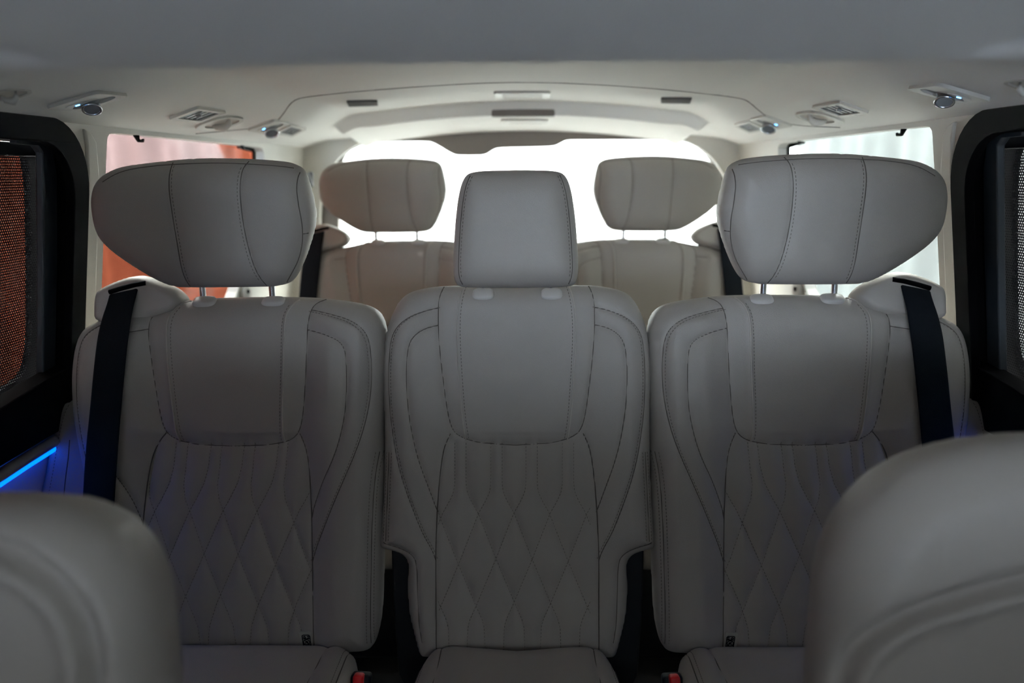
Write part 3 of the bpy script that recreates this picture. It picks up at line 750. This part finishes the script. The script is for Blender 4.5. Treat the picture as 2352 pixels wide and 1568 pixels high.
    def chf(uv, d):
        w = round_edge(d, .04, .040, 2.4) + .018 * sstep(1.2, .8, uv[:, 1])
        return w - .006 * np.exp(-line_dist(uv, cs) / .007) * np.minimum(d / .012, 1)
    cres, csurf = pad(root, cfr, co, chf, .004, .10, .05, LEATHER, 'cushion')
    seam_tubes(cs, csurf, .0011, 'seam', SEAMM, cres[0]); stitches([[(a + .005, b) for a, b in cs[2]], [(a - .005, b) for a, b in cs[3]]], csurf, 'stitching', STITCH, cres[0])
    # black hinge brackets either side of the backrest foot
    for s in (-1, 1):
        L = [(.226, .50), (.226, .62), (.215, .665), (.185, .685), (.160, .68), (.150, .64), (.150, .52), (.135, .46), (.130, .30), (.215, .30)]
        L = chaikin(L, 1, True)
        o = plate('hinge_bracket', [[(s * a, b) for a, b in L]], lambda p, w: (p[0], 1.325 - (0.66 - p[1]) * .10 + w, p[1]), BLACK, .035, root, bev=1); bevel(o, .008)
        mb = MB(); p0 = hit_plane(933, 1322, O2 + SW * -.005, SW); p1 = hit_plane(933, 1350, O2 + SW * -.005, SW)
        p0.x *= -s; p1.x *= -s
        mb.tube([p0, p1], .0016, 8); mb.build('release_rod', CHROME, o, smooth=True)
    mb = MB(); mb.box((0, 1.0, .18), (.30, .46, .30)); b = mb.build('base', BLACK, root); bevel(b, .02)
    mb = MB()
    for i in range(26):
        a = hit_y(1115 + i * 6.6, 1506 + (i % 3), 1.285); b_ = hit_y(1121 + i * 6.6, 1510 - (i % 2) * 3, 1.285); mb.tube([a, b_], .0016, 5)
    n_ = mb.build('spring_net', NET, root); n_['label'] = 'silvery net behind the cushion gap'
    return root
seatM = make_mid_seat()

# ---- third row: copies of the outer seats further back
t3 = (.125, 1.02, .016)
s3L = dup(seatL, False, t3, 'cream third-row seat on the left, seen small between the second-row headrests', 'third-row outer seats', skip=('side_armrest', 'warning_label'))
s3R = dup(seatL, True, (-.125, 1.02, .016), 'cream third-row seat on the right, seen small between the second-row headrests', 'third-row outer seats', skip=('side_armrest', 'warning_label'))
for r in (s3L, s3R):
    for ch in r.children:
        if ch.name.startswith('belt_outlet'): ch.location.x -= .045; ch.location.z += .01
# ---- front seats, close to the lens
def front_seat(L, ins_px, ins2_px, y0, sgn, label):
    root = empty('front_seat', (sgn * .50, y0 - .15, ZC - .95), label, 'car seat', 'front seats')
    fr = Frame((0, y0, ZC - .216), (-sgn, 0, 0), (0, .18, 1), (0, -1, .18))
    o = [fr.px(a, b, .035) for a, b in L]; x0, x1 = o[-1][0], o[0][0]
    w_ = .28; cx = x1 - w_
    right = [(u, v) for u, v in o if u > cx]; left = [(2 * cx - u, v) for u, v in right[::-1]]
    vb = -.62
    poly = np.array(chaikin([(x1 - .03, vb), (x1 - .022, -.45)] + right + left + [(2 * cx - x1 + .022, -.45), (2 * cx - x1 + .03, vb)], 2, True))
    ins = [fr.px(a, b, .05) for a, b in ins_px]
    ins = [(u, v) for u, v in ins if u > cx]
    ip = [(u, v) for u, v in ins] ; ipoly = np.array(chaikin(ip + [(ip[-1][0], vb + .05), (2 * cx - ip[-1][0], vb + .05)] + [(2 * cx - u, v) for u, v in ip[::-1]], 2, True))
    il = chaikin(ins, 2) + []; il2 = [(2 * cx - u, v) for u, v in il]
    ins2 = chaikin([fr.px(a, b, .05) for a, b in ins2_px], 2)
    def hf(uv, d):
        w = round_edge(d, .06, .045, 2.2); di, _ = sdf(uv, ipoly)
        w = w + .012 * sstep(0, .02, -di) * np.minimum(d / .04, 1) - .012 * np.exp(-((di + .0) / .006) ** 2) * np.minimum(d / .02, 1)
        w = w + .008 * np.exp(-((di - .014) / .007) ** 2)
        
        return w
    pad(root, fr, poly, hf, .005, .09, .07, LEATHER, 'backrest', [('centre_panel', ipoly, None)])
    cw = fr.p(cx, 0).x
    hf2 = Frame((cw + sgn * .025, y0, ZC + .03), (1, 0, 0), (0, .05, 1), (0, -1, .05))
    ho = np.array(rrect(-.10, .10, -.20, -.02, .05))
    r2, _ = pad(root, hf2, ho, lambda uv, d: round_edge(d, .05, .045, 2.3), .006, .05, .05, LEATHER, 'headrest')
    for s in (-.05, .05):
        mb = MB(); mb.tube([(cw + s + sgn * .025, y0, ZC - .25), (cw + s + sgn * .025, y0, ZC - .08)], .006, 10); mb.build('post', CHROME, r2[0], smooth=True)
    mb = MB(); mb.box((cw, y0 - .24, ZC - .86), (.5, .44, .13)); bevel(mb.build('cushion', LEATHER, root), .04, 4)
    mb = MB(); mb.box((cw, y0 - .24, .14), (.42, .42, .24)); bevel(mb.build('base', BLACK, root), .02)
    return root
front_seat([(350, 1700), (340, 1568), (330, 1460), (312, 1375), (278, 1296), (225, 1232), (160, 1193), (95, 1168), (0, 1162), (-300, 1155), (-600, 1162)],
           ((-100, 1248), (0, 1276), (90, 1318), (160, 1392), (192, 1470), (205, 1568), (210, 1700)), ((-150, 1455), (-60, 1475), (0, 1500), (22, 1568), (30, 1700)),
           .60, -1, 'cream front seat at the bottom left corner, out of focus close up')
front_seat([(1888, 1700), (1898, 1568), (1904, 1440), (1915, 1345), (1938, 1268), (1985, 1178), (2065, 1098), (2150, 1055), (2245, 1026), (2352, 1010), (2600, 997), (2900, 997)],
           ((2600, 1290), (2500, 1300), (2352, 1335), (2150, 1392), (2040, 1440), (1978, 1500), (1950, 1568), (1930, 1700)), ((2500, 1470), (2352, 1505), (2260, 1545), (2220, 1600), (2200, 1700)),
           .72, 1, 'cream front seat at the bottom right corner, out of focus close up')

# ================================================================ belts and buckles
def belt(label, move=(0, 0, 0), mirror=False):
    if mirror: pass
def make_belt():
    root = empty('seat_belt', hit_plane(250, 900, O2 + SW * .08, SW), 'black seat belt hanging over the left second-row seat', 'seat belt', 'second-row seat belts')
    Lp = [(252, 669, .034), (247, 692, .047), (232, 735, .056), (223, 775, .062), (218, 814, .066), (212, 870, .066), (207, 929, .066), (195, 1040, .066), (188, 1166, .066), (176, 1420, .06)]
    Rp = [(319, 652, .034), (311, 682, .047), (302, 719, .056), (297, 755, .062), (292, 790, .066), (287, 840, .066), (281, 900, .066), (273, 990, .066), (261, 1166, .066), (246, 1420, .06)]
    v = []; f = []
    A = chaikin([tuple(FR2.px(a, b, w)) + (w,) for a, b, w in Lp], 2); B = chaikin([tuple(FR2.px(a, b, w)) + (w,) for a, b, w in Rp], 2)
    for a, b in zip(A, B):
        for t in (0, .06, .5, .94, 1):
            q = [a[i] + (b[i] - a[i]) * t for i in range(3)]; ed = .0012 if t in (0, 1) else .0
            v.append(FR2.p(q[0], q[1], q[2] - ed))
    n = 5
    for i in range(len(A) - 1):
        for j in range(n - 1):
            a = i * n + j; f.append((a, a + n, a + n + 1, a + 1))
    o = link_mesh('webbing', v, f, BELT, root); s = o.modifiers.new('t', 'SOLIDIFY'); s.thickness = .0014
    return root
bl = make_belt()
dup(bl, True, label='black seat belt hanging over the right second-row seat')
d3 = Vector((.125 - .045, 1.02, .026))
dup(bl, False, tuple(d3), 'black seat belt on the left third-row seat', 'third-row seat belts')
dup(bl, True, (-d3.x, d3.y, d3.z), 'black seat belt on the right third-row seat', 'third-row seat belts')

def buckle():
    p = hit_y(820, 1568, 1.17)
    root = empty('belt_buckle', p + Vector((0, 0, -.05)), 'belt buckle with a red button between the left and middle seats', 'belt buckle', 'belt buckles')
    mb = MB(); R = Matrix.Rotation(math.radians(-14), 3, 'X') @ Matrix.Rotation(math.radians(3), 3, 'Y')
    mb.box(p + Vector((.004, .006, -.022)), (.034, .024, .065), R); b = mb.build('housing', BLACK, root); bevel(b, .006, 3)
    mb = MB(); mb.box(p + Vector((.002, -.004, -.014)), (.018, .020, .060), R); r = mb.build('button', RED, root); bevel(r, .005, 4); r['label'] = 'red release button'
    mb = MB(); mb.tube([p + Vector((.006, .012, -.05)), p + Vector((.008, .03, -.20))], .012, 8, sx=1.3); mb.build('stalk', BLACK, root, smooth=True)
    return root
bk = buckle(); dup(bk, True, (-.003, 0, 0), 'belt buckle with a red button between the middle and right seats')

# ================================================================ headliner fittings
class Patch:
    """a quadrilateral of the headliner given by four points; s,t in 0..1, h = down into the cabin"""
    def __init__(s, pts):
        s.P = [hit_ceil(a, b) for a, b in pts]; s.n = ceil_n((s.P[0] + s.P[2]) / 2); s.c = (s.P[0] + s.P[1] + s.P[2] + s.P[3]) / 4
        s.e1 = ((s.P[1] - s.P[0]) + (s.P[2] - s.P[3])) / 2; s.e2 = ((s.P[3] - s.P[0]) + (s.P[2] - s.P[1])) / 2
        s.e1 -= s.n * s.e1.dot(s.n); s.e2 -= s.n * s.e2.dot(s.n)
    def p(s, a, b, h=0): return s.c + s.e1 * (a - .5) + s.e2 * (b - .5) + s.n * h
    def plate(s, name, loops, m, h0, h1, parent, bev=0, seg=2):
        o = plate(name, loops, lambda q, w: tuple(s.p(q[0], q[1], h0 + w)), m, h1 - h0, parent, bev=1 if bev else 0)
        if bev: bevel(o, bev, seg)
        return o
def ell(cx, cy, rx, ry, n=24, rot=0, p=1.0):
    R = []
    for i in range(n):
        a = 2 * math.pi * i / n; x = rx * math.copysign(abs(math.cos(a)) ** p, math.cos(a)); y = ry * math.copysign(abs(math.sin(a)) ** p, math.sin(a))
        R.append((cx + x * math.cos(rot) - y * math.sin(rot), cy + x * math.sin(rot) + y * math.cos(rot)))
    return R
def reading_lamp(corners, label):
    pt = Patch(corners); r = empty('reading_lamp', pt.c, label, 'reading lamp', 'overhead reading lamps')
    body = rrect(0, 1, 0, 1, .10, 4); rec = ell(.52, .62, .40, .22, 28)
    pt.plate('bezel', [body, rec], TRIMC, -.002, .006, r, .003)
    pt.plate('recess', [ell(.52, .62, .40, .22, 28)], SATIN, -.004, .0015, r)
    d = (pt.e1.length + pt.e2.length) / 2
    mb = MB(); c = pt.p(.44, .66, .004); ax = (pt.n + Vector((0, -.55, 0))).normalized(); a = ax.cross(Vector((1, 0, 0))).normalized(); b = ax.cross(a)
    rr = d * .16
    mb.tube([c - ax * .006, c + ax * rr * .9], rr, 20, up=Vector((1, 0, 0))); l = mb.build('spotlight', CHROME, r, auto=40); l['label'] = 'chrome swivelling spotlight'
    mb = MB(); q = c + ax * rr * .92
    mb.tube([q + a * math.cos(t) * rr + b * math.sin(t) * rr for t in np.linspace(0, 2 * math.pi, 25)], rr * .14, 6, cap=False); mb.build('ring', CHROME, l, smooth=True)
    mb = MB(); mb.tube([c + ax * rr * .90, c + ax * rr * .93], rr * .85, 20, up=Vector((1, 0, 0))); mb.build('lens', LENSD, l, auto=40)
    mb = MB(); q = pt.p(.36, .30, .0075); mb.tube([q, pt.p(.44, .30, .0075)], d * .018, 6); e_ = mb.build('indicator', LEDB, r, smooth=True); e_['label'] = 'tiny blue indicator light'
    pt.plate('switch', [ell(.40, .30, .22, .08, 20)], TRIMC, .004, .0075, r, .001)
    return r
G = 'overhead'
rl = reading_lamp([(105, 243), (215, 205), (299, 214), (180, 249)], 'reading lamp with a blue dot above the left sliding door')
dup(rl, True, label='reading lamp with a blue dot above the right sliding door')
r2 = reading_lamp([(567, 296), (628, 272), (668, 281), (605, 303)], 'small reading lamp near the left rear window, ahead of a small vent')
dup(r2, True, label='small reading lamp near the right rear window, beside a small vent')
def air_vent(corners, label):
    pt = Patch(corners); r = empty('air_vent', pt.c, label, 'air vent', 'overhead air vents')
    pt.plate('frame', [rrect(0, 1, 0, 1, .06, 4), rrect(.13, .87, .13, .87, .05, 4)], TRIMC, -.002, .006, r, .002)
    pt.plate('grille_back', [rrect(.1, .9, .1, .9, .05, 4)], BLACKM, -.003, .0, r)
    for i in range(5):
        a = .2 + .15 * i; pt.plate('vane', [[(.13, a), (.87, a), (.87, a + .10), (.13, a + .10)]], GRILLE, .0005, .0035, r)
    mb = MB(); q = pt.p(.5, .5, .004); mb.box(q, (.010, .006, .006)); mb.build('tab', SATIN, r)
    return r
av = air_vent([(382, 268), (456, 243), (516, 253), (461, 277)], 'square grey air vent above the left quarter window')
dup(av, True, label='square grey air vent above the right quarter window')
a2 = air_vent([(630, 302), (666, 284), (704, 292), (668, 312)], 'small air vent at the rear left corner of the headliner')
dup(a2, True, label='small air vent at the rear right corner of the headliner')
def grip(corners, label, g, nm='coat_hook'):
    pt = Patch(corners); r = empty(nm, pt.c, label, 'coat hook' if nm == 'coat_hook' else 'grab handle', g)
    fl = nm == 'grab_handle'
    pt.plate('mount', [ell(.5, .5, .5, .5, 28, 0, .7), ell(.55, .52, .38, .36, 28, 0, .8)], TRIMC, -.001, .003 if fl else .005, r, .001)
    pt.plate('cup', [ell(.55, .52, .39, .37, 28, 0, .8)], WELT, -.002, .001, r)
    mb = MB(); mb.tube([pt.p(.30, .5, .001), pt.p(.38, .5, .008), pt.p(.55, .55, .012), pt.p(.72, .52, .009), pt.p(.80, .5, .001)], [.002, .004, .005, .004, .002] if fl else [.004, .007, .010, .007, .004], 10); mb.build('hook' if nm == 'coat_hook' else 'bar', TRIMC, r, smooth=True)
    return r
gr = grip([(430, 292), (510, 264), (572, 270), (500, 298)], 'oval recessed coat hook beside the left square air vent', 'coat hooks')
dup(gr, True, label='oval recessed coat hook beside the right square air vent')
gh = grip([(-60, 226), (6, 200), (88, 204), (22, 228)], 'folded grab handle at the left edge above the sliding door', 'grab handles', 'grab_handle')
dup(gh, True, label='folded grab handle at the right edge above the sliding door')

# dome lamp, rear lens, two slots and the recess in the tailgate header
def ceil_box(nm, corners, m, label, cat, group=None, th=.005, rim=None):
    pt = Patch(corners); r = empty(nm, pt.c, label, cat, group)
    pt.plate('lens' if rim else 'body', [rrect(0.03, .97, 0.08, .92, .06, 4)], m, -.002, th, r, .0015)
    if rim: pt.plate('rim', [rrect(0, 1, 0, 1, .08, 4), rrect(.04, .96, .14, .86, .05, 4)], rim, -.002, th + .001, r, .001)
    return r
ceil_box('dome_lamp', [(1136, 222), (1136, 209), (1262, 209), (1262, 221)], LENS, 'slim unlit dome lamp in the middle of the rear headliner', 'dome lamp', rim=TRIMC)
ceil_box('tailgate_lamp', [(1150, 281), (1152, 273), (1258, 273), (1258, 280)], LENS, 'slim lamp on the cream strip above the rear window', 'lamp', rim=TRIMC)
s1 = ceil_box('slot_cover', [(800, 240), (796, 230), (866, 229), (868, 238)], SLOT, 'small grey slot in the rear headliner, left of the dome lamp', 'slot cover', 'headliner slots', rim=SLOT)
dup(s1, True, label='small grey slot in the rear headliner, right of the dome lamp')
# darker central pocket in the header recess
p0 = hit_ceil(1128, 247); p1 = hit_ceil(1275, 247)
mb = MB(); zc = ZC + float(Hc(0, 2.585)) + .008
mb.box(((p0.x + p1.x) / 2, 2.566, zc + .014), (p1.x - p0.x, .05, .050)); o = mb.build('latch_pocket', TRIMD); bevel(o, .004); tag(o, 'dark rectangular pocket in the middle of the header recess', 'latch pocket')
# panel joint line across the headliner
def joint():
    pts = [(450, 306), (520, 300), (590, 293), (632, 282), (650, 262), (664, 240), (678, 228), (700, 222), (800, 211), (950, 199), (1100, 190), (1200, 188), (1300, 190), (1450, 198), (1600, 212), (1700, 224), (1720, 232), (1745, 255), (1775, 275), (1830, 288), (1930, 292)]
    P = [hit_ceil(a, b) for a, b in chaikin(pts, 2)]
    mb = MB(); mb.tube([p + Vector((0, 0, -.0002)) for p in P], .0017, 6); o = mb.build('trim_%d' % k, TRIMD, smooth=True); o['kind'] = 'structure'
joint(); k += 1

# black shade hooks at the quarter windows, trim plugs, upper belt anchors
def shade_hook(px, py, w, hh, label):
    off = .012; c = hit_wall(px, py, off); r = empty('shade_hook', c, label, 'hook', 'black shade hooks')
    P = [hit_wall(px - w * .5, py - hh * .5, off), hit_wall(px - w * .1, py - hh * .42, off), hit_wall(px + w * .5, py - hh * .5, off)]
    mb = MB(); mb.tube(P, [.0025, .006, .0018], 8); mb.build('plate', BLACKM, r, smooth=True)
    Q = [hit_wall(px - w * .25, py - hh * .45, off), hit_wall(px - w * .22, py, off), hit_wall(px - w * .1, py + hh * .42, off), hit_wall(px + w * .15, py + hh * .45, off), hit_wall(px + w * .17, py + hh * .3, off)]
    mb = MB(); mb.tube(Q, [.007, .006, .0035, .003, .0025], 8); mb.build('claw', BLACKM, r, smooth=True)
    return r
h1 = shade_hook(322, 311, 42, 28, 'black shade hook at the front top corner of the left quarter window')
dup(h1, True, label='black shade hook at the front top corner of the right quarter window')
h2 = shade_hook(562, 333, 30, 20, 'black shade hook at the rear top corner of the left quarter window')
dup(h2, True, label='black shade hook at the rear top corner of the right quarter window')
def plug():
    p = hit_wall(562, 669, -.004); r = empty('trim_plug', p, 'round cream plug with a dark hole on the left rear side trim', 'trim plug', 'side trim plugs')
    X = Vector((1, -.3, 0)).normalized()
    mb = MB(); mb.tube([p - X * .004, p + X * .012], .024, 20); bevel(mb.build('body', TRIMC, r), .006)
    mb = MB(); mb.tube([p + X * .0118, p + X * .0128], .0065, 14); mb.build('hole', BLACKM, r, smooth=False)
    return r
pg = plug(); dup(pg, True, label='round cream plug with a dark hole on the right rear side trim')
def anchor():
    p = hit_y(714, 412, 2.70); r = empty('child_anchor', p, 'dark metal latch beside the left edge of the rear window', 'latch', 'tailgate latches')
    mb = MB(); mb.box(p + Vector((.0, 0, .0)), (.016, .012, .05)); bevel(mb.build('plate', GRILLE, r), .004)
    mb = MB(); mb.tube([p + Vector((-.018, -.006, -.002)), p + Vector((-.02, -.016, .012)), p + Vector((-.004, -.012, .02)), p + Vector((.006, -.006, -.02))], .004, 8); mb.build('striker', SATIN, r, smooth=True)
    return r
an = anchor(); dup(an, True, label='dark metal latch beside the right edge of the rear window')
